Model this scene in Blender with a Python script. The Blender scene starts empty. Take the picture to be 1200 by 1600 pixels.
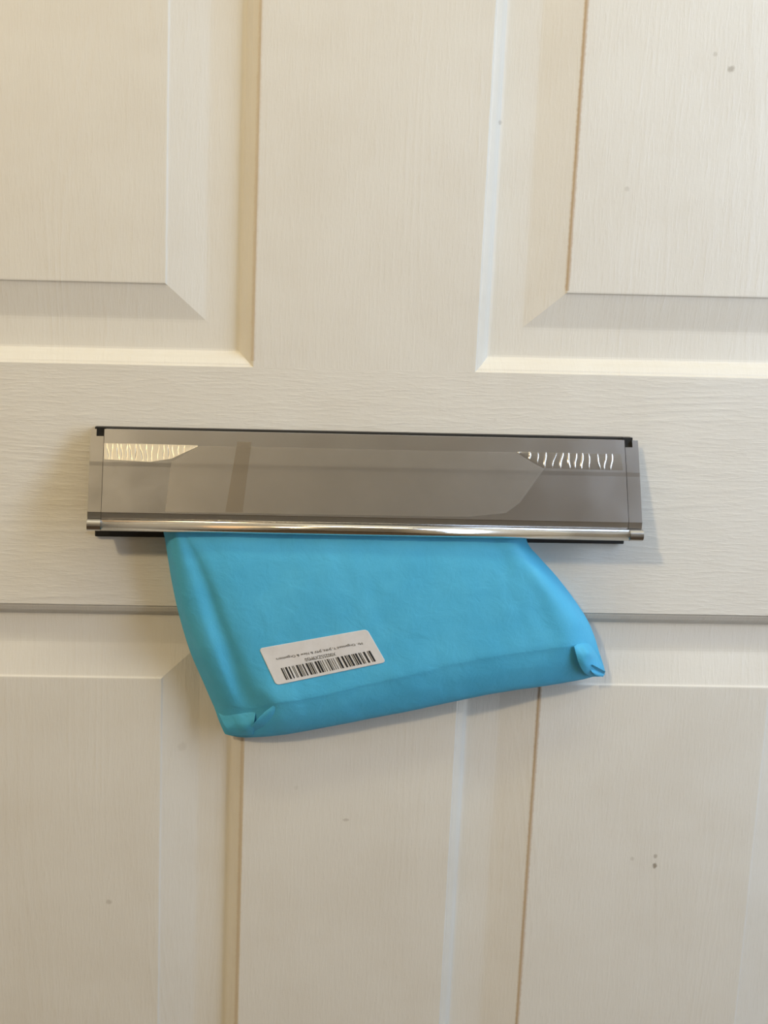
import bpy, bmesh, math, random
from mathutils import Vector, Matrix
from mathutils.bvhtree import BVHTree

S = bpy.context.scene
C = S.collection
R = math.radians
Z0 = 1.05                      # height of the optical reference point above the floor

# ------------------------------------------------------------------ camera
FPX, CX, CY, DIST = 2000.0, 402.0, 766.0, 0.8

def _mul(A, B):
    return [[sum(A[i][k] * B[k][j] for k in range(3)) for j in range(3)] for i in range(3)]
p_, y_, r_ = R(10.75), R(-1.66), R(1.40)
Mroll = [[math.cos(r_), -math.sin(r_), 0], [math.sin(r_), math.cos(r_), 0], [0, 0, 1]]
Mpit = [[1, 0, 0], [0, math.cos(p_), -math.sin(p_)], [0, math.sin(p_), math.cos(p_)]]
Myaw = [[math.cos(y_), 0, math.sin(y_)], [0, 1, 0], [-math.sin(y_), 0, math.cos(y_)]]
M = Matrix(_mul(_mul(Mroll, Mpit), Myaw))
P = Matrix(((1, 0, 0), (0, 0, -1), (0, 1, 0)))          # world (x, y, z) -> door axes (right, down, inward)
Rwc = Matrix(((1, 0, 0), (0, -1, 0), (0, 0, -1))) @ M @ P
o_ = -(M.transposed() @ Vector((0, 0, DIST)))
cam_loc = Vector((o_.x, o_.z, Z0 - o_.y))
cam_d = bpy.data.cameras.new('camera')
cam = bpy.data.objects.new('camera', cam_d)
C.objects.link(cam)
cam.matrix_world = Matrix.Translation(cam_loc) @ Rwc.transposed().to_4x4()
cam_d.sensor_fit = 'VERTICAL'
cam_d.sensor_height = 24.0
cam_d.lens = FPX / 1600.0 * 24.0
cam_d.shift_x = (600.0 - CX) / 1600.0
cam_d.shift_y = -(800.0 - CY) / 1600.0
cam_d.clip_start = 0.01
S.camera = cam

# ------------------------------------------------------------------ light and exposure
S.view_settings.view_transform = 'Standard'
S.view_settings.look = 'None'
S.view_settings.exposure = -0.14
S.view_settings.gamma = 1.0
S.view_settings.use_curve_mapping = False

world = bpy.data.worlds.new('world')
S.world = world
world.use_nodes = True
world.node_tree.nodes['Background'].inputs['Color'].default_value = (0.75, 0.85, 1.0, 1)
world.node_tree.nodes['Background'].inputs['Strength'].default_value = 0.3

def area(name, loc, target, sx, sy, power, col):
    l = bpy.data.lights.new(name, 'AREA')
    l.shape = 'RECTANGLE'
    l.size, l.size_y = sx, sy
    l.energy = power
    l.color = col
    o = bpy.data.objects.new(name, l)
    C.objects.link(o)
    o.location = loc
    d = Vector(target) - Vector(loc)
    o.rotation_euler = d.to_track_quat('-Z', 'Y').to_euler()
    return o
# small warm ceiling lamp further back in the hall, to the left
area('ceiling_lamp_light', (-1.00, -1.70, 2.20), (0.05, 0.0, 1.05), 0.12, 0.12, 18.0, (1.0, 0.78, 0.48))
# unseen overhead strip added for relief on the door and a bead highlight
area('overhead_relief_fill', (0.15, -0.55, 2.35), (0.15, -0.05, 1.2), 1.1, 0.14, 6.0, (1.0, 0.89, 0.60))
# daylight from the window in the right-hand wall
area('window_daylight', (1.00, -0.60, 1.35), (0.25, 0.0, 1.10), 0.5, 1.3, 15.5, (0.60, 0.76, 1.0))
# weak warm area light low on the left, source unseen
area('left_warm_light', (-1.30, -0.9, 1.30), (-0.1, 0.0, 1.0), 0.5, 1.0, 1.2, (1.0, 0.45, 0.12))

# ------------------------------------------------------------------ helpers
def W(X, Zd, h):
    """door axes (right, down from reference, out of the door) -> world"""
    return Vector((X, -h, Z0 - Zd))

Mt = M.transposed()
def at(px, py, h=0.0):
    """where the photograph's point (px, py) lies at distance h in front of the door"""
    d = Mt @ Vector(((px - CX) / FPX, (py - CY) / FPX, 1.0))
    s = (-h - o_.z) / d.z
    q = o_ + d * s
    return W(q.x, q.y, h)

def obj(name, bm, mat, parent=None, smooth=False, bevel=0.0, seg=2):
    me = bpy.data.meshes.new(name)
    bmesh.ops.recalc_face_normals(bm, faces=bm.faces)
    bm.to_mesh(me)
    bm.free()
    if mat:
        me.materials.append(mat)
    if smooth:
        for f in me.polygons:
            f.use_smooth = True
    o = bpy.data.objects.new(name, me)
    C.objects.link(o)
    if parent:
        o.parent = parent
        o.matrix_parent_inverse = parent.matrix_world.inverted()
    if bevel:
        b = o.modifiers.new('bevel', 'BEVEL')
        b.width = bevel
        b.segments = seg
        b.limit_method = 'ANGLE'
        b.angle_limit = R(35)
    return o

def box(bm, a, b):
    (x0, y0, z0), (x1, y1, z1) = a, b
    v = [bm.verts.new(p) for p in ((x0, y0, z0), (x1, y0, z0), (x1, y1, z0), (x0, y1, z0),
                                   (x0, y0, z1), (x1, y0, z1), (x1, y1, z1), (x0, y1, z1))]
    for f in ((0, 1, 2, 3), (4, 7, 6, 5), (0, 4, 5, 1), (1, 5, 6, 2), (2, 6, 7, 3), (3, 7, 4, 0)):
        bm.faces.new([v[i] for i in f])

def empty(name, loc, label, cat):
    o = bpy.data.objects.new(name, None)
    C.objects.link(o)
    o.location = loc
    o.empty_display_size = 0.05
    o.matrix_world = Matrix.Translation(loc)
    o['label'] = label
    o['category'] = cat
    return o

def grid_mesh(bm, pts, close=False):
    vs = [[bm.verts.new(p) for p in row] for row in pts]
    for i in range(len(vs) - 1):
        n = len(vs[i])
        for j in range(n if close else n - 1):
            bm.faces.new((vs[i][j], vs[i][(j + 1) % n], vs[i + 1][(j + 1) % n], vs[i + 1][j]))
    return vs

# ------------------------------------------------------------------ materials
class NT:
    def __init__(s, name):
        s.m = bpy.data.materials.new(name)
        s.m.use_nodes = True
        s.t = s.m.node_tree
        s.b = s.t.nodes['Principled BSDF']
    def n(s, kind, **kw):
        nd = s.t.nodes.new(kind)
        for k, v in kw.items():
            setattr(nd, k, v)
        return nd
    def put(s, sock, v):
        if isinstance(v, bpy.types.NodeSocket):
            s.t.links.new(v, sock)
        elif v is not None:
            sock.default_value = v
    def math(s, op, a, b=None, c=None, clamp=False):
        nd = s.n('ShaderNodeMath', operation=op)
        nd.use_clamp = clamp
        for i, v in enumerate((a, b, c)):
            s.put(nd.inputs[i], v)
        return nd.outputs[0]
    def mix(s, f, a, b):
        nd = s.n('ShaderNodeMix', data_type='RGBA')
        s.put(nd.inputs[0], f); s.put(nd.inputs[6], a); s.put(nd.inputs[7], b)
        return nd.outputs[2]
    def mixf(s, f, a, b):
        nd = s.n('ShaderNodeMix', data_type='FLOAT')
        s.put(nd.inputs[0], f); s.put(nd.inputs[2], a); s.put(nd.inputs[3], b)
        return nd.outputs[0]
    def coord(s):
        return s.n('ShaderNodeTexCoord').outputs['Object']
    def mapping(s, vec, loc=(0, 0, 0), sc=(1, 1, 1)):
        nd = s.n('ShaderNodeMapping')
        s.put(nd.inputs['Vector'], vec)
        nd.inputs['Location'].default_value = loc
        nd.inputs['Scale'].default_value = sc
        return nd.outputs[0]
    def noise(s, vec, scale, detail=2, rough=0.5, dist=0.0):
        nd = s.n('ShaderNodeTexNoise')
        s.put(nd.inputs['Vector'], vec)
        nd.inputs['Scale'].default_value = scale
        nd.inputs['Detail'].default_value = detail
        nd.inputs['Roughness'].default_value = rough
        nd.inputs['Distortion'].default_value = dist
        return nd.outputs['Fac']
    def smooth(s, v, a, b):
        nd = s.n('ShaderNodeMapRange', interpolation_type='SMOOTHSTEP')
        s.put(nd.inputs[0], v)
        nd.inputs[1].default_value = a; nd.inputs[2].default_value = b
        return nd.outputs[0]
    def bump(s, h, dist, strength=1.0, normal=None):
        nd = s.n('ShaderNodeBump')
        nd.inputs['Strength'].default_value = strength
        nd.inputs['Distance'].default_value = dist
        s.put(nd.inputs['Height'], h)
        if normal: s.put(nd.inputs['Normal'], normal)
        return nd.outputs[0]
    def done(s, col=None, rough=None, metal=None, normal=None, spec=None):
        b = s.b.inputs
        s.put(b['Base Color'], col); s.put(b['Roughness'], rough); s.put(b['Metallic'], metal)
        s.put(b['Specular IOR Level'], spec)
        if normal: s.put(b['Normal'], normal)
        return s.m

RAIL_TOP, RAIL_BOT = Z0 + 0.0765, Z0 - 0.0756

def paint_mat():
    t = NT('white_gloss_paint')
    co = t.coord()
    sep = t.n('ShaderNodeSeparateXYZ'); t.put(sep.inputs[0], co)
    x, z = sep.outputs[0], sep.outputs[2]
    # 1 on the cross rail, where the embossed grain runs sideways
    rail = t.math('MULTIPLY', t.math('LESS_THAN', z, RAIL_TOP + .0003), t.math('GREATER_THAN', z, RAIL_BOT - .0003))
    def grain(sx, sz, off):
        big = t.noise(t.mapping(co, off, (sx * 1.6, 1, sz * 1.6)), 1.0, 1.5, 0.5, 0.25)
        rings = t.math('SINE', t.math('MULTIPLY', big, 125.0))
        rings = t.math('POWER', t.math('ADD', t.math('MULTIPLY', rings, .5), .5), 2.5)
        patch = t.smooth(t.noise(t.mapping(co, off, (9, 9, 6)), 1.0, 2), .36, .62)
        pores = t.noise(t.mapping(co, off, (sx * 60, 40, sz * 60)), 1.0, 3, .65)
        pores = t.math('POWER', t.smooth(pores, .35, .75), 1.5)
        return t.math('ADD', t.math('MULTIPLY', t.math('MULTIPLY', rings, patch), .75),
                      t.math('MULTIPLY', pores, .9))
    gv = grain(9.0, 1.1, (3.1, 0, 7.3))
    gh = grain(1.1, 9.0, (1.7, 0, 2.9))
    g = t.mixf(rail, gv, t.math('MULTIPLY', gh, 1.5))
    peel = t.noise(co, 420, 3, .6)
    fine = t.noise(co, 1500, 2, .6)
    h = t.math('ADD', t.math('MULTIPLY', g, 1.0), t.math('ADD', t.math('MULTIPLY', peel, .55), t.math('MULTIPLY', fine, .22)))
    nrm = t.bump(h, 0.000092, 1.0)
    # ingrained dirt: faint mottling, a few knocks and marks, and the grubby arris of two panels
    base = t.mix(t.smooth(t.noise(co, 16, 3, .6), .3, .8), (0.765, 0.76, 0.71, 1), (0.73, 0.715, 0.655, 1))
    base = t.mix(t.math('MULTIPLY', t.smooth(gv, .5, 1.5), .05), base, (0.55, 0.48, 0.38, 1))
    def spot(px, py, r, hx=1.0):
        c = at(px, py, -.003)
        dx = t.math('MULTIPLY', t.math('SUBTRACT', x, c.x), hx)
        dz = t.math('SUBTRACT', z, c.z)
        d = t.math('SQRT', t.math('ADD', t.math('MULTIPLY', dx, dx), t.math('MULTIPLY', dz, dz)))
        d = t.math('ADD', d, t.math('MULTIPLY', t.math('SUBTRACT', peel, .5), r * .9))
        return t.math('SUBTRACT', 1.0, t.smooth(d, r * .35, r))
    m = None
    for (px, py, r, hx, k) in ((1023, 1353, .0032, 1.6, .75), (1024, 1338, .0022, 1.3, .45), (988, 1342, .0022, 1.3, .22),
                               (1143, 108, .0028, 1.0, .5), (1118, 84, .0018, 1, .25), (784, 190, .0018, 1, .35),
                               (170, 1410, .0022, .7, .3), (540, 1278, .0014, .5, .3), (772, 655, .0016, 1, .1),
                               (980, 295, .002, 1, .2), (462, 1228, .002, 1, .1), (284, 1170, .004, 1, .12)):
        s_ = t.math('MULTIPLY', spot(px, py, r, hx), k)
        m = s_ if m is None else t.math('MAXIMUM', m, s_)
    base = t.mix(m, base, (0.22, 0.18, 0.12, 1))
    for (fx, zz, k) in ARRIS:
        a = t.math('ABSOLUTE', t.math('SUBTRACT', x, fx))
        a = t.math('ADD', a, t.math('MULTIPLY', t.math('SUBTRACT', peel, .5), .0015))
        a = t.math('MULTIPLY', t.math('SUBTRACT', 1.0, t.smooth(a, .0003, .0019)), k)
        a = t.math('MULTIPLY', a, t.math('GREATER_THAN', z, zz[0]))
        a = t.math('MULTIPLY', a, t.math('LESS_THAN', z, zz[1]))
        base = t.mix(a, base, (0.42, 0.27, 0.13, 1))
    rough = t.mixf(t.noise(co, 60, 2), .34, .48)
    return t.done(base, rough, 0.0, nrm, .5)

def plain(name, col, rough=.6, metal=0.0, bscale=0, bdist=0, spec=.5):
    t = NT(name)
    co = t.coord()
    n = t.noise(co, bscale or 8, 3)
    c2 = tuple(v * .88 for v in col[:3]) + (1,)
    c = t.mix(n, col, c2)
    nrm = t.bump(n, bdist) if bdist else None
    return t.done(c, rough, metal, nrm, spec)

def satin_metal(name, base, rough, bd=0.00002):
    t = NT(name)
    co = t.coord()
    n = t.noise(co, 900, 3, .7)
    n2 = t.noise(co, 35, 3, .6)
    c = t.mix(n2, base, tuple(v * .86 for v in base[:3]) + (1,))
    r = t.math('ADD', rough, t.math('MULTIPLY', t.math('SUBTRACT', n2, .5), .12))
    return t.done(c, r, 1.0, t.bump(n, bd))

def wrapper_mat():
    t = NT('blue_paper_wrapper')
    co = t.coord()
    a = t.noise(co, 28, 4, .6)
    cr = t.noise(co, 90, 4, .62, .6)
    fb = t.noise(co, 1100, 3, .7)
    col = t.mix(t.smooth(a, .3, .75), (0.088, 0.50, 0.82, 1), (0.11, 0.56, 0.88, 1))
    col = t.mix(t.math('MULTIPLY', fb, .25), col, (0.06, 0.40, 0.68, 1))
    n1 = t.bump(cr, 0.0006, .8)
    n2 = t.bump(fb, 0.00008, .9, n1)
    return t.done(col, .58, 0.0, n2, .3)

# key pixel lines of the panelling, taken onto the door's face
XL_OUT, XR_OUT = -0.0041, 0.1325          # inner edges of left and right panel columns (the mullion between them)
PANEL_W = 0.2600
INSET = 0.0552
ARRIS = ((XR_OUT + INSET - .0005, (RAIL_TOP + .051, Z0 + .80), .55),
         (XR_OUT + INSET - .0005, (Z0 - .75, RAIL_BOT - .051), .5),
         (XL_OUT - .0015, (Z0 - .75, RAIL_BOT - .002), .28),
         (XL_OUT - .0006, (RAIL_TOP + .004, Z0 + .8), .28))

MP = paint_mat()
M_BLACK = plain('black_plastic', (0.012, 0.012, 0.011, 1), .45, bscale=600, bdist=.00003)
M_FLAP = satin_metal('satin_aluminium', (0.66, 0.665, 0.68, 1), .23, .000008)
M_CAP = satin_metal('cast_end_cap_metal', (0.62, 0.62, 0.62, 1), .23, .000008)
M_BEAD = satin_metal('polished_bead_metal', (0.85, 0.84, 0.80, 1), .15)
M_WRAP = wrapper_mat()
M_STICK = plain('sticker_paper', (0.82, 0.83, 0.84, 1), .55, bscale=300, bdist=.00003)
M_INK = plain('black_ink', (0.02, 0.022, 0.025, 1), .6)
M_WALL = plain('wall_emulsion', (0.70, 0.67, 0.61, 1), .85, bscale=140, bdist=.0003)
M_CEIL = plain('ceiling_emulsion', (0.80, 0.79, 0.77, 1), .9, bscale=90, bdist=.0003)
M_FLOOR = plain('brown_carpet', (0.13, 0.09, 0.055, 1), .95, bscale=500, bdist=.002)
M_TRIM = plain('trim_gloss', (0.74, 0.72, 0.68, 1), .4, bscale=200, bdist=.0001)

# ------------------------------------------------------------------ room shell
DX0, DX1 = XL_OUT - PANEL_W - .106, XR_OUT + PANEL_W + .106
DZ0, DZ1 = 0.006, 1.981
RX0, RX1, RY0, RZ1 = -1.40, 1.05, -3.2, 2.40
def struct(name, mat, *boxes, bevel=0):
    bm = bmesh.new()
    for a, b in boxes:
        box(bm, a, b)
    o = obj(name, bm, mat, bevel=bevel)
    o['kind'] = 'structure'
    return o
struct('floor', M_FLOOR, ((RX0 - .1, RY0 - .1, -.05), (RX1 + .1, .12, 0)))
struct('ceiling', M_CEIL, ((RX0 - .1, RY0 - .1, RZ1), (RX1 + .1, .12, RZ1 + .05)))
struct('wall_left', M_WALL, ((RX0 - .1, RY0 - .1, 0), (RX0, .12, RZ1)))
struct('wall_right', M_WALL, ((RX1, RY0 - .1, 0), (RX1 + .1, .12, RZ1)))
struct('wall_back', M_WALL, ((RX0, RY0 - .1, 0), (RX1, RY0, RZ1)))
g = .004
fw = .03
struct('wall_front', M_WALL, ((RX0, 0, 0), (DX0 - g - fw, .12, RZ1)), ((DX1 + g + fw, 0, 0), (RX1, .12, RZ1)),
       ((DX0 - g - fw, 0, DZ1 + g + fw), (DX1 + g + fw, .12, RZ1)))
struct('trim_1', M_TRIM, ((DX0 - g - fw, 0, 0), (DX0 - g, .12, DZ1 + g)), ((DX1 + g, 0, 0), (DX1 + g + fw, .12, DZ1 + g)),
       ((DX0 - g - fw, 0, DZ1 + g), (DX1 + g + fw, .12, DZ1 + g + fw)), bevel=.002)

# ------------------------------------------------------------------ the moulded door
TH = 0.044
xs = [DX0, XL_OUT - PANEL_W, XL_OUT, XR_OUT, XR_OUT + PANEL_W, DX1]
zs = [DZ0, .235, RAIL_BOT, RAIL_TOP, 1.60, 1.69, DZ1 - .115, DZ1]
panels = []
for (xa, xb) in ((xs[1], xs[2]), (xs[3], xs[4])):
    for (za, zb) in ((zs[1], zs[2]), (zs[3], zs[4]), (zs[5], zs[6])):
        panels.append((xa, xb, za, zb))
SLOT = (-0.085, 0.205, Z0 - .0150, Z0 + .0235)         # x0, x1, z0, z1 of the hole behind the flap

def holed_slab(bm, X0, X1, Z0_, Z1_, holes, y0, y1):
    ax = sorted({X0, X1} | {h[0] for h in holes} | {h[1] for h in holes})
    az = sorted({Z0_, Z1_} | {h[2] for h in holes} | {h[3] for h in holes})
    solid = {}
    for i in range(len(ax) - 1):
        for j in range(len(az) - 1):
            mx, mz = (ax[i] + ax[i + 1]) / 2, (az[j] + az[j + 1]) / 2
            solid[i, j] = not any(h[0] < mx < h[1] and h[2] < mz < h[3] for h in holes)
    V = {}
    def v(i, j, k):
        if (i, j, k) not in V:
            V[i, j, k] = bm.verts.new((ax[i], (y0, y1)[k], az[j]))
        return V[i, j, k]
    for (i, j), s in solid.items():
        if not s: continue
        for k in (0, 1):
            bm.faces.new((v(i, j, k), v(i + 1, j, k), v(i + 1, j + 1, k), v(i, j + 1, k)))
        for di, dj, a, b in ((-1, 0, (0, 0), (0, 1)), (1, 0, (1, 0), (1, 1)), (0, -1, (0, 0), (1, 0)), (0, 1, (0, 1), (1, 1))):
            if not solid.get((i + di, j + dj), False):
                bm.faces.new((v(i + a[0], j + a[1], 0), v(i + b[0], j + b[1], 0), v(i + b[0], j + b[1], 1), v(i + a[0], j + a[1], 1)))

bm = bmesh.new()
holed_slab(bm, DX0, DX1, DZ0, DZ1, panels + [SLOT], 0.0, TH)
door = obj('door_1', bm, MP)
door['kind'] = 'structure'

# inset (mm from the opening edge) and depth below the door's face: ovolo, cove, flat, splay, raised field
PROF = [(0, 0.0), (.25, .08), (.55, .6), (.9, 1.2), (1.3, 1.55), (2.2, 1.9), (5.0, 3.9), (6.6, 5.9), (7.6, 7.6), (8.4, 8.7), (9.2, 9.2),
        (10.5, 9.4), (28.0, 9.4), (30.0, 9.3), (31.5, 9.05), (50.0, 5.1), (53.2, 4.4), (53.9, 4.15), (54.4, 3.7), (54.8, 3.4), (55.6, 3.3), (57, 3.3)]
for (xa, xb, za, zb) in panels:
    bm = bmesh.new()
    rings = []
    for ins, dep in PROF:
        k = ins / 1000
        kz = k if ins < 10 else .010 + (k - .010) * (.0402 / .0452)
        d = dep / 1000
        rings.append([(xa + k, d, za + kz), (xb - k, d, za + kz), (xb - k, d, zb - kz), (xa + k, d, zb - kz)])
    vs = grid_mesh(bm, rings, close=True)
    bm.faces.new(vs[-1])
    back = [bm.verts.new((p[0], TH - .002, p[2])) for p in rings[0]]
    for i in range(4):
        bm.faces.new((vs[0][i], vs[0][(i + 1) % 4], back[(i + 1) % 4], back[i]))
    bm.faces.new(back)
    obj('door_panel', bm, MP, door)

# ------------------------------------------------------------------ letter flap
TOPZ, TOPH, BOTZ, BOTH = -0.0383, 0.0085, 0.0190, 0.0330
sl = math.hypot(BOTZ - TOPZ, BOTH - TOPH)
dz, dh = (BOTZ - TOPZ) / sl, (BOTH - TOPH) / sl
FX0, FX1 = -0.1028, 0.2342
SK = -0.0004 / 0.337                                      # the flap hangs a hair out of level
def F(X, s, n):
    """flap axes: along the door, down the flap, out of its face (metres)"""
    return W(X, TOPZ + dz * s - dh * n - (X - FX0) * SK, TOPH + dh * s + dz * n)

flap_root = empty('letter_flap', W((FX0 + FX1) / 2, BOTZ, 0),
                  'satin grey metal letter box flap propped open by the parcel across the white door', 'letter box flap')

BC_S, BC_N, BR = 0.0598, -0.0012, 0.0035
def flap_profile(t_extra=0.0):
    pr = [(0.0006, -.0014), (0.0000, -.0008), (0.0004, 0.0), (.0100, .0002), (.0210, .00036),  # faint crease shaped in to stand for a reflected edge
          (.0220, .0003), (.0236, .0002), (.0400, .0001), (.0522, 0.0), (.0526, -.0002), (.0545, -.0010), (.0566, -.0019)]
    return [(s, n + t_extra) for s, n in pr]
def bead_profile(a0=150, a1=-110, n=26, rr=BR):
    out = []
    for i in range(n + 1):
        a = R(a0 + (a1 - a0) * i / n)
        out.append((BC_S - math.cos(math.pi - a) * rr if False else BC_S + math.cos(a) * rr, BC_N + math.sin(a) * rr))
    return out

def extrude_profile(bm, prof, x0, x1, nx=1, closed=True, fn=None):
    rows = []
    for i in range(nx + 1):
        X = x0 + (x1 - x0) * i / nx
        rows.append([(fn or F)(X, s, n) for s, n in prof])
    vs = grid_mesh(bm, rows, close=closed)
    if closed:
        bm.faces.new(vs[0]); bm.faces.new(vs[-1])
    return vs

CAPW = 0.0081
# plate
face = flap_profile()
back = [(s, n - .0012) for s, n in reversed(face[2:])]
bm = bmesh.new()
extrude_profile(bm, face + back, FX0 + CAPW + .00025, FX1 - CAPW - .00025, 1)
obj('flap_plate', bm, M_FLAP, flap_root)
# rounded bead along the bottom
bm = bmesh.new()
bead = bead_profile(172, -120, 30)
inner = [(BC_S + math.cos(R(a)) * (BR - .0011), BC_N + math.sin(R(a)) * (BR - .0011)) for a in range(-120, 173, 12)]
extrude_profile(bm, bead + inner, FX0 + CAPW + .00015, FX1 - CAPW - .00015, 1)
b_ = obj('bottom_bead', bm, M_BEAD, flap_root, smooth=True)
b_['label'] = 'bright polished rounded edge along the bottom of the flap'
# end caps
for side in (0, 1):
    xa = FX0 if side == 0 else FX1 - CAPW
    xb = xa + CAPW
    nx0, nx1 = (xa + .0036, xb) if side == 0 else (xa, xb - .0036)   # square hole next to the plate
    bm = bmesh.new()
    low = [(s, n + .0002) for s, n in face if s > .0045]
    low = [(.0050, .0003)] + low
    prof = low + [(s, n - .0016) for s, n in reversed(low)]
    N = 6
    def bulge(X, s, n, xa=xa, xb=xb, side=side):
        # outer edge swells slightly and rolls over towards the door
        u = (X - xa) / CAPW if side else (xb - X) / CAPW
        return F(X, s, n)
    extrude_profile(bm, prof, xa, xb, N, fn=bulge)
    ox0, ox1 = (xa, nx0) if side == 0 else (nx1, xb)
    topp = [(.0012, -.0002), (.0005, .0002), (.0050, .0003), (.0050, -.0014), (.0012, -.0014)]
    extrude_profile(bm, topp[1:], ox0, ox1, 3, fn=bulge)
    # rounded nose continuing the bead
    nose = bead_profile(172, -120, 22, BR + .0001)
    ninn = [(BC_S + math.cos(R(a)) * (BR - .0012), BC_N + math.sin(R(a)) * (BR - .0012)) for a in range(-120, 173, 12)]
    extrude_profile(bm, nose + ninn, xa, xb, N, fn=bulge)
    # cheek closing the side
    cx0, cx1 = (xa, xa + .0012) if side == 0 else (xb - .0012, xb)
    ck = [(.0015, -.0010), (.0600, -.0022), (.0620, -.0035), (.0560, -.0065), (.0040, -.0045)]
    extrude_profile(bm, ck, cx0, cx1, 1)
    o = obj('end_cap', bm, M_CAP, flap_root)
    o['label'] = 'narrow metal end cap with a square black hole at its top'
# black backing frame screwed to the door
bm = bmesh.new()
bx0, bx1, bz0, bz1 = -.1008, .2322, Z0 - .0306, Z0 + .0386
holed_slab(bm, bx0, bx1, bz0, bz1, [(SLOT[0] - .002, SLOT[1] + .002, SLOT[2] - .002, SLOT[3] + .002)], -.0042, -.0002)
for v in bm.verts:                                       # fitted a touch out of level
    v.co.z += (v.co.x - bx0) / (bx1 - bx0) * .0012 if v.co.z < Z0 - .02 else 0
obj('backing_frame', bm, M_BLACK, flap_root, bevel=.0006)
o = C.objects[-1]
# hinge blocks: black plastic seen through the square holes
for hx in (FX0 + .003, FX1 - .003 - .006):
    bm = bmesh.new()
    box(bm, (hx, -.0078, Z0 + .0310), (hx + .006, -.0058, Z0 + .0390))
    obj('hinge_block', bm, M_BLACK, flap_root)

# tinted patches standing in for reflections in the metal, and a brown streak
def px_to_flap(px, py):
    """where a photograph point falls on the flap's face"""
    a = cam_loc
    p = at(px, py, 0.0)
    d = (p - a)
    p0 = F(FX0, 0, 0)
    ex, es = F(FX0 + 1, 0, 0) - p0, F(FX0, 1, 0) - p0
    n = ex.cross(es).normalized()
    k = (p0 - a).dot(n) / d.dot(n)
    q = a + d * k - p0
    # solve q = X*ex + s*es
    exx, ess, exs = ex.dot(ex), es.dot(es), ex.dot(es)
    bx_, bs_ = q.dot(ex), q.dot(es)
    det = exx * ess - exs * exs
    return FX0 + (bx_ * ess - bs_ * exs) / det, (bs_ * exx - bx_ * exs) / det

def patch_mat(name, col, rough, mixw, bdist=.00001, bs=250, metal=.6):
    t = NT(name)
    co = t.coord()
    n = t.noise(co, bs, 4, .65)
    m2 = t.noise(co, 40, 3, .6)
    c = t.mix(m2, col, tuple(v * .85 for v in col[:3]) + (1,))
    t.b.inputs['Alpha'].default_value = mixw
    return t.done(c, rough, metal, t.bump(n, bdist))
M_REFL_FIGURE = patch_mat('reflected_figure_tint', (0.68, 0.65, 0.60, 1), .32, .4, metal=.95)  # reflected figure painted as a hazy tint
M_REFL_LAMP = patch_mat('lamp_reflection_tint', (0.88, 0.80, 0.62, 1), .30, .9, metal=.25, bs=120)  # lamp reflection painted as a pale wrinkled patch
M_REFL_GLINT = patch_mat('glint_reflection_tint', (0.66, 0.64, 0.60, 1), .22, .75, metal=.9, bs=120)  # reflected glints put into colour and wrinkles
M_STREAK = patch_mat('brown_streak_tint', (0.42, 0.36, 0.27, 1), .34, .4, metal=.8)  # brown tint for the streak down the flap

def flap_patch(name, top, bot, mat, lift=.00012, nu=60, nv=10, wr=0.0, seed=1, label=None, gap=(.028, .085), wid=.0075):
    """sheet between two photographed edge lines, lying on the flap"""
    rnd = random.Random(seed)
    ph = [(rnd.uniform(0, 6.28), rnd.uniform(.7, 1.4)) for _ in range(8)]
    def samp(line, u):
        L = [0]
        for a, b in zip(line, line[1:]): L.append(L[-1] + math.hypot(b[0] - a[0], b[1] - a[1]))
        d = u * L[-1]
        for i in range(len(line) - 1):
            if d <= L[i + 1] + 1e-9:
                k = (d - L[i]) / max(1e-9, L[i + 1] - L[i])
                return (line[i][0] + (line[i + 1][0] - line[i][0]) * k, line[i][1] + (line[i + 1][1] - line[i][1]) * k)
        return line[-1]
    ridges = []
    u = rnd.uniform(.01, .04)
    while wr and u < .99:
        ridges.append((u, rnd.uniform(-.035, .035), rnd.uniform(.4, 1.0)))
        u += rnd.uniform(*gap)
    rows = []
    for j in range(nv + 1):
        row = []
        for i in range(nu + 1):
            uu, vv = i / nu, j / nv
            a, b = samp(top, uu), samp(bot, uu)
            X, s = px_to_flap(a[0] + (b[0] - a[0]) * vv, a[1] + (b[1] - a[1]) * vv)
            n = .00038 + lift - (.00018 * min(1, max(0, (s - .021) / .006)) if not wr else 0)
            if wr:
                w = 0
                for r0, sl_, am in ridges:
                    c = r0 + sl_ * (vv - .5)
                    c += .004 * math.sin(vv * 7 + r0 * 90)
                    w += am * math.exp(-((uu - c) / wid) ** 2)
                n += wr * w * math.sin(math.pi * min(1, max(0, vv))) ** .6
                n += wr * .35 * math.sin(vv * math.pi)
            row.append(F(X, s, n))
        rows.append(row)
    bm = bmesh.new()
    grid_mesh(bm, rows)
    o = obj(name, bm, mat, flap_root, smooth=True)
    if label: o['label'] = label
    return o
flap_patch('reflected_figure_patch', [(268, 722), (312, 697), (420, 699), (600, 703), (806, 707), (838, 727), (850, 733)],
           [(258, 800), (300, 801), (420, 803), (600, 806), (730, 808), (790, 802), (812, 786)], M_REFL_FIGURE, nu=120, nv=24,
           label='hazy patch painting a reflected figure over the middle of the flap')
flap_patch('reflection_strip', [(163, 693), (230, 694), (309, 696)], [(163, 718), (235, 722), (268, 717), (309, 698)],
           M_REFL_LAMP, nu=320, nv=12, wr=-.0003, seed=4, gap=(.035, .075), wid=.004, label='wrinkled bright film strip at the flap\'s left end')  # strip painting the lamp reflection in the metal
flap_patch('reflection_strip', [(808, 706), (890, 708), (970, 710)], [(808, 708), (848, 731), (905, 733), (973, 735)],
           M_REFL_GLINT, nu=320, nv=12, wr=.00035, seed=9, gap=(.06, .11), wid=.006, label='wrinkled film strip at the flap\'s right end')  # strip painting reflected glints in the metal
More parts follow.
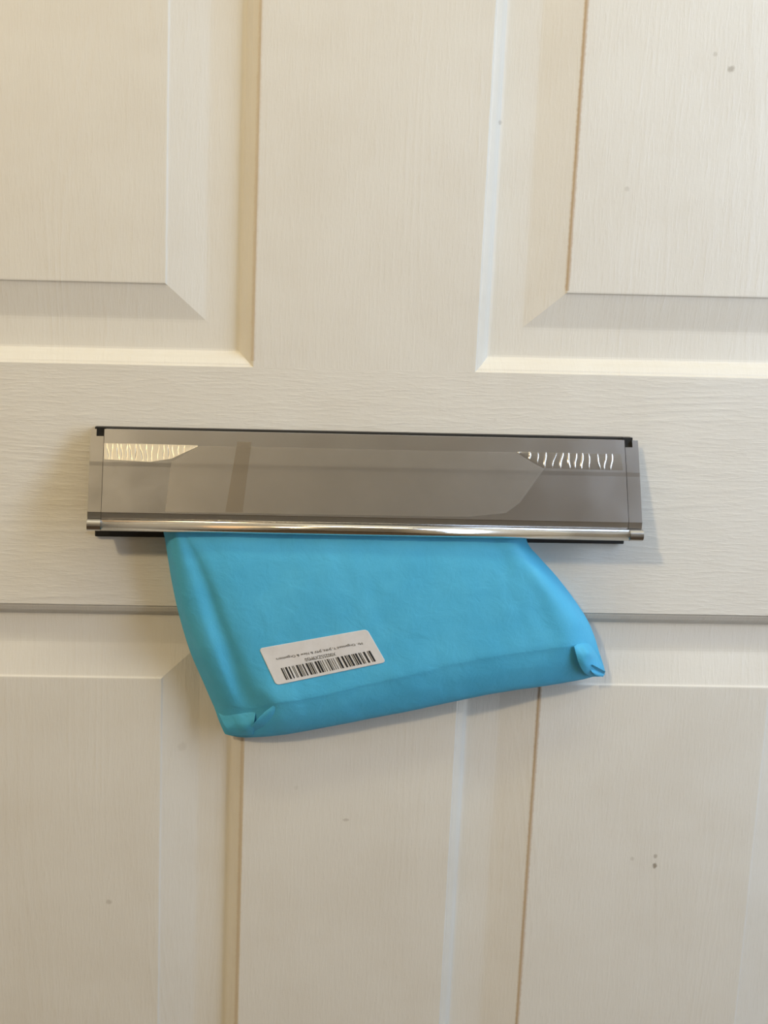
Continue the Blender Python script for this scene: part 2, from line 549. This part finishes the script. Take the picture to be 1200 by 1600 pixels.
flap_patch('brown_streak', [(371, 690), (393, 691)], [(352, 800), (379, 801)], M_STREAK, lift=.00024, nu=6, nv=24,
           label='brown streak running down the flap')

# ------------------------------------------------------------------ the parcel
parcel_root = empty('parcel', W(.06, .14, .0),
                    'flat blue paper-wrapped parcel hanging askew out of the letter box', 'parcel')
# control rows, 12 across: (photo x, photo y, mm out from the door)
ROWS = [
 [(256, 834, 12), (262, 835, 19.5), (274, 836, 24.6), (289, 837, 25.4), (310, 838, 26.4), (400, 840, 26.7), (500, 842, 26.7), (600, 843, 26.7), (700, 845, 26.7), (770, 846, 26.6), (806, 847, 25.8), (824, 847, 16)],
 [(262, 870, 12.5), (270, 870, 21.3), (285, 871, 26.0), (304, 871, 26.2), (328, 872, 28.0), (410, 874, 28.5), (510, 875, 28.6), (610, 875, 28.6), (710, 874, 28.5), (785, 873, 28.2), (822, 872, 27), (843, 871, 15)],
 [(269, 912, 12), (280, 912, 22), (298, 912, 26), (321, 912, 25.4), (346, 913, 28.3), (430, 914, 28.8), (530, 913, 29), (630, 911, 29), (730, 908, 29), (805, 905, 28.6), (846, 903, 27.5), (870, 901, 13)],
 [(280, 962, 10), (293, 962, 21), (313, 962, 25), (338, 962, 24.2), (364, 962, 28), (450, 962, 28.6), (550, 960, 28.8), (640, 956, 28.8), (740, 950, 28.8), (825, 943, 28.3), (872, 938, 27), (896, 935, 11)],
 [(297, 1018, 8), (313, 1018, 19), (333, 1018, 23.5), (358, 1018, 22.8), (387, 1017, 27.5), (470, 1014, 28.4), (560, 1008, 28.6), (650, 1001, 28.6), (750, 990, 28.5), (840, 978, 28), (892, 970, 26.5), (917, 967, 9)],
 [(318, 1067, 6.5), (334, 1067, 16.5), (352, 1067, 21.0), (375, 1067, 20.8), (408, 1066, 27.4), (480, 1059, 28.2), (570, 1046, 28.4), (660, 1031, 28.4), (755, 1013, 28.3), (845, 999, 27.8), (897, 992, 26.2), (928, 992, 8)],
 [(331, 1097, 5.5), (346, 1098, 13.5), (364, 1098, 18.0), (390, 1102, 19.6), (430, 1094, 27.3), (490, 1085, 27.9), (575, 1066, 28.0), (665, 1046, 28), (758, 1026, 28), (845, 1013, 27.4), (899, 1006, 25.8), (934, 1011, 7.2)],
 [(335, 1106, 5.2), (349, 1108, 12), (368, 1110, 16.0), (393, 1112, 18.6), (438, 1103, 26.2), (497, 1093, 26.9), (580, 1074, 27), (668, 1054, 27), (760, 1034, 27), (848, 1020, 26.6), (902, 1014, 24.8), (936, 1018, 6.8)],
 [(342, 1126, 4.5), (354, 1129, 9), (371, 1131, 12.6), (395, 1133, 16.5), (438, 1126, 22.0), (503, 1113, 23.5), (588, 1094, 24), (675, 1074, 24), (766, 1056, 24), (852, 1043, 23.5), (905, 1036, 20), (942, 1036, 5.8)],
 [(349, 1142, 3.6), (359, 1145, 6), (373, 1147, 9), (397, 1148, 12.5), (440, 1143, 15.5), (508, 1131, 18), (594, 1114, 18.5), (682, 1096, 18.5), (772, 1078, 18.5), (856, 1064, 17.5), (910, 1055, 13), (945, 1047, 4.8)],
 [(352, 1147, 3.2), (361, 1149.5, 4.4), (375, 1152, 6.5), (400, 1152, 8.5), (443, 1148, 10.5), (512, 1136, 12.5), (600, 1119, 13), (688, 1101, 13), (776, 1083, 13), (858, 1071, 12), (912, 1061, 9), (945, 1051, 4.2)],
 [(354, 1146, 2.8), (362, 1148, 3.0), (375, 1149, 3.2), (400, 1149, 3.4), (443, 1145, 3.8), (512, 1132, 4.4), (600, 1114, 4.4), (688, 1096, 4.4), (776, 1079, 4.2), (858, 1067, 3.8), (912, 1059, 3.2), (943, 1052, 3.0)],
]
ctrl = [[at(*p[:2], p[2] / 1000) for p in row] for row in ROWS]
# up behind the flap and through the slot: (down, out) for the front skin
r0 = ctrl[0]
pre = []
for (zd, hh, sq) in ((-.0195, -.075, 0.0), (-.0190, -.020, 0.0), (-.0185, -.004, 0), (-.0150, .0060, .0), (-.004, .0165, .3), (.007, .0225, .7)):
    row = []
    for j, p in enumerate(r0):
        u = j / 11
        edge = (p.y * -1) / .0295                     # 1 in the middle, less on the rounded sides
        k = 1 - edge
        X = p.x + (-.004 - .016 * u * 0 - (.0123 - zd) * .28) * (1 - sq * .4)
        zz = zd + k * .010 * (1 if zd < -.01 else .6)
        row.append(W(X, zz, hh - k * (.012 if hh > 0 else 0)))
    pre.append(row)
ctrl = pre + ctrl

def cr(p0, p1, p2, p3, t):
    return 0.5 * ((2 * p1) + (p2 - p0) * t + (2 * p0 - 5 * p1 + 4 * p2 - p3) * t * t + (3 * p1 - p0 - 3 * p2 + p3) * t ** 3)
def refine(line, n):
    out = []
    L = len(line)
    for i in range(L - 1):
        a, b, c, d = line[max(0, i - 1)], line[i], line[i + 1], line[min(L - 1, i + 2)]
        for k in range(n):
            out.append(cr(a, b, c, d, k / n))
    out.append(line[-1].copy())
    return out
NU, NV = 12, 10
rows = [refine(r, NU) for r in ctrl]
cols = list(zip(*rows))
cols = [refine(list(c), NV) for c in cols]
front = [list(r) for r in zip(*cols)]                    # front[v][u]
nv_, nu_ = len(front), len(front[0])
from mathutils import noise as mn
for i in range(nv_):
    for j in range(nu_):
        p = front[i][j]
        if p.y < -.004:
            e = min(1, j / 14, (nu_ - 1 - j) / 14)
            a = mn.noise(Vector((p.x * 34, 3, p.z * 26))) * .00075
            b = mn.noise(Vector((p.x * 110, 9, p.z * 90))) * .00022
            # long creases running down from the flap along the sides
            c = mn.noise(Vector(((p.x + .33 * (p.z - Z0)) * 120, 5, p.z * 14))) * .00055
            p.y += (a + b + c * (1.5 - e)) * (0.3 + .7 * e)
back = []
for i in range(nv_):
    row = []
    for j in range(nu_):
        p = front[i][j]
        l, r = front[i][0], front[i][-1]
        u = j / (nu_ - 1)
        q = l.lerp(r, u)
        xx = p.x
        t = min(1, u / .06, (1 - u) / .06)
        t = math.sin(t * math.pi / 2)
        if p.y > .003:                                   # inside the slot
            row.append(Vector((xx, p.y, min(p.z, Z0 + .0185) - .026 * t)))
        else:
            v = (i - NV * len(pre)) / (nv_ - 1 - NV * len(pre))
            if v < 0:
                k = 1 + v * (nv_ - 1 - NV * len(pre)) / (NV * 4)      # 1 at the flap edge .. 0 at the slot
                k = max(0, min(1, k))
                row.append(Vector((xx, p.y + (abs(p.y) + .0005 - .0085 * k) * t * (.5 + .5 * k) if k > .3 else p.y + .004 * t,
                                   p.z - .020 * t * (1 - k))))
            else:
                fl = .0065 * max(0, 1 - v * 6) + .0020
                row.append(Vector((xx, p.y + (-fl - p.y) * t if -p.y > fl else p.y, p.z)))
    back.append(row)
bm = bmesh.new()
vf = grid_mesh(bm, front)
vb = [[None] * nu_ for _ in range(nv_)]
for i in range(nv_):
    for j in range(nu_):
        if j in (0, nu_ - 1) :
            vb[i][j] = vf[i][j]
        elif i == nv_ - 1:
            vb[i][j] = vf[i][j]
        else:
            vb[i][j] = bm.verts.new(back[i][j])
for i in range(nv_ - 1):
    for j in range(nu_ - 1):
        q = [vb[i][j], vb[i + 1][j], vb[i + 1][j + 1], vb[i][j + 1]]
        try: bm.faces.new(q)
        except ValueError: pass
for j in range(nu_ - 1):
    q = []
    for v in (vf[0][j], vf[0][j + 1], vb[0][j + 1], vb[0][j]):
        if v not in q: q.append(v)
    if len(q) > 2: bm.faces.new(q)
bm.normal_update()
bvh = BVHTree.FromBMesh(bm)
wrap = obj('wrapper', bm, M_WRAP, parcel_root, smooth=True)

def on_parcel(px, py, lift=.0003, h=.028):
    a = cam_loc
    d = (at(px, py, 0) - a).normalized()
    loc, n, _, _ = bvh.ray_cast(a, d)
    if loc is None:
        return at(px, py, h)
    if n.dot(d) > 0: n = -n
    return loc + n * lift

def sheet(name, curves, mat, parent, n=8, thick=.00025, label=None):
    """thin paper surface lofted through curves of (x, y, mm out)"""
    rws = [refine([at(a, b, c / 1000) for a, b, c in cv], n) for cv in curves]
    cl = [refine(list(c), n) for c in zip(*rws)]
    pts = [list(r) for r in zip(*cl)]
    bm = bmesh.new()
    grid_mesh(bm, pts)
    o = obj(name, bm, mat, parent, smooth=True)
    sd = o.modifiers.new('thickness', 'SOLIDIFY'); sd.thickness = thick; sd.offset = 0
    if label: o['label'] = label
    return o
# folded bottom corners of the wrapper
sheet('corner_fold', [
    [(321, 1060, 9), (334, 1097, 3.5), (345, 1123, 8.6), (353, 1138, 10.5), (361, 1149, 8.0)],
    [(334, 1062, 13.0), (349, 1098, 9.0), (359, 1120, 12.2), (368, 1137, 13.5), (375, 1150, 9.5)],
    [(350, 1065, 16.5), (368, 1100, 14.0), (376, 1122, 16.2), (383, 1137, 17), (387, 1150, 11)],
    [(368, 1068, 16.5), (392, 1092, 16.0), (399, 1112, 19.0), (397, 1131, 19.2), (395, 1149, 12)],
], M_WRAP, parcel_root, label='overlapping paper fold at the lower left corner')
sheet('corner_fold', [
    [(432, 1099, 26.4), (414, 1112, 24.0), (399, 1128, 21.4), (388, 1143, 14)],
    [(436, 1101, 26), (420, 1116, 24.2), (408, 1132, 19.5), (402, 1147, 11)],
    [(440, 1104, 25), (432, 1120, 21.5), (424, 1135, 16.5), (420, 1147, 10)],
    [(444, 1106, 24), (441, 1120, 19.5), (437, 1134, 14.5), (435, 1146, 9)],
], M_WRAP, parcel_root, label='bright blue triangular tuck beside the lower left corner')
sheet('corner_fold', [
    [(897, 1010, 28.2), (901, 1026, 27.5), (906, 1040, 25.5), (913, 1051, 22), (922, 1057, 15)],
    [(901, 1007, 25.5), (910, 1023, 27.8), (915, 1037, 26.2), (921, 1047, 22), (929, 1057, 14)],
    [(906, 1003, 22.0), (919, 1018, 25.6), (925, 1032, 22.0), (932, 1044, 17.5), (938, 1057, 10)],
    [(913, 999, 17.0), (928, 1015, 15.0), (936, 1030, 13.0), (942, 1041, 9.5), (945, 1054, 6)],
], M_WRAP, parcel_root, label='curled paper lip at the lower right corner')
sheet('corner_fold', [
    [(925, 1038, 24.5), (935, 1043, 20.5), (946, 1049, 14)],
    [(923, 1043, 21.0), (933, 1048, 17.0), (944, 1053, 11)],
    [(924, 1049, 22.0), (933, 1053, 17.5), (943, 1056, 11)],
    [(929, 1054, 19.0), (936, 1056.5, 15), (942, 1057.5, 10)],
], M_WRAP, parcel_root, label='small pinched tip at the lower right corner')

# sticker
TL, TR, BR_, BL = (404.5, 1013), (573.5, 983), (603, 1034.5), (431.5, 1070.5)
def uvp(u, v, lift):
    x = (TL[0] * (1 - u) + TR[0] * u) * (1 - v) + (BL[0] * (1 - u) + BR_[0] * u) * v
    y = (TL[1] * (1 - u) + TR[1] * u) * (1 - v) + (BL[1] * (1 - u) + BR_[1] * u) * v
    return on_parcel(x, y, lift)
bm = bmesh.new()
nu2, nv2 = 36, 14
LW, LH = 66.0, 25.0
def rounded(u, v, r=2.2):
    """pull the corners of the unit square in to a radius"""
    x, y = u * LW, v * LH
    cx_ = min(max(x, r), LW - r); cy_ = min(max(y, r), LH - r)
    dx, dy = x - cx_, y - cy_
    m_ = max(abs(dx), abs(dy)); d_ = math.hypot(dx, dy)
    if dx and dy and d_ > 0:
        x, y = cx_ + dx * m_ / d_, cy_ + dy * m_ / d_
    return x / LW, y / LH
us = [0, .3 / LW, .8 / LW, 1.4 / LW, 2.2 / LW] + [2.2 / LW + (1 - 4.4 / LW) * i / nu2 for i in range(1, nu2)] + [1 - 2.2 / LW, 1 - 1.4 / LW, 1 - .8 / LW, 1 - .3 / LW, 1]
vs_ = [0, .3 / LH, .8 / LH, 1.4 / LH, 2.2 / LH] + [2.2 / LH + (1 - 4.4 / LH) * i / nv2 for i in range(1, nv2)] + [1 - 2.2 / LH, 1 - 1.4 / LH, 1 - .8 / LH, 1 - .3 / LH, 1]
pts = [[uvp(*rounded(u, v), .00022) for u in us] for v in vs_]
grid_mesh(bm, pts)
stick = obj('shipping_label', bm, M_STICK, parcel_root, smooth=True)
sd = stick.modifiers.new('thickness', 'SOLIDIFY'); sd.thickness = .00012; sd.offset = -1
stick['label'] = 'white rounded paper sticker with a barcode'
# barcode
rnd = random.Random(12)
bm = bmesh.new()
def strip(u0, u1, va, vb2, lift=.0005, n=5, sh=0.0):
    r_ = []
    for k in range(n + 1):
        v = va + (vb2 - va) * k / n
        r_.append([uvp(u0, v, lift), uvp(u1, v, lift)])
    grid_mesh(bm, r_)
# bar / gap widths in modules, read across the sticker
pat = [2,1,1,2,3,2,2,3, 1,1,1,3, 3,1,1,1,1,2,2,3, 3,1,1,1,2,1,1,3, 3,1,3,1,1,2,1,3, 1,2,2,1,1,2,1,2,1,3,
       1,1,3,3, 3,2,2,1,1,1,3,2, 1,1,2,1,3,2, 2,1,1,3, 3,3,1,1,3]
tot = sum(pat)
u, U0, U1 = 0, .105, .925
for k, w in enumerate(pat):
    if k % 2 == 0:
        strip(U0 + (U1 - U0) * u / tot, U0 + (U1 - U0) * (u + w * .92) / tot, .595, .915)
    u += w
obj('barcode', bm, M_INK, stick)
# the two lines of print, upside down on the hanging parcel
def text_on_label(s, u0, u1, vc, hv, name):
    cu = bpy.data.curves.new(name, 'FONT')
    cu.body = s
    cu.size = 1
    cu.offset = 0
    cu.resolution_u = 3
    tmp = bpy.data.objects.new(name + '_src', cu)
    C.objects.link(tmp)
    dg = bpy.context.evaluated_depsgraph_get()
    dg.update()
    me = bpy.data.meshes.new_from_object(tmp.evaluated_get(dg))
    bpy.data.objects.remove(tmp)
    bpy.data.curves.remove(cu)
    x0 = min(v.co.x for v in me.vertices); x1 = max(v.co.x for v in me.vertices)
    y0 = min(v.co.y for v in me.vertices); y1 = max(v.co.y for v in me.vertices)
    for v in me.vertices:
        a = (v.co.x - x0) / (x1 - x0); b = (v.co.y - y0) / (y1 - y0)
        v.co = uvp(u1 + (u0 - u1) * a, vc - hv / 2 + hv * b, .0005)
    me.materials.clear()
    me.materials.append(M_INK)
    o = bpy.data.objects.new(name, me)
    C.objects.link(o)
    o.parent = stick
    o.matrix_parent_inverse = stick.matrix_world.inverted()
    return o
text_on_label('Mr. Organised Y, JHN, JMV & New & Organisers', .105, .895, .345, .085, 'printed_text')
text_on_label('X00255ZX9M50', .345, .625, .505, .092, 'printed_text')
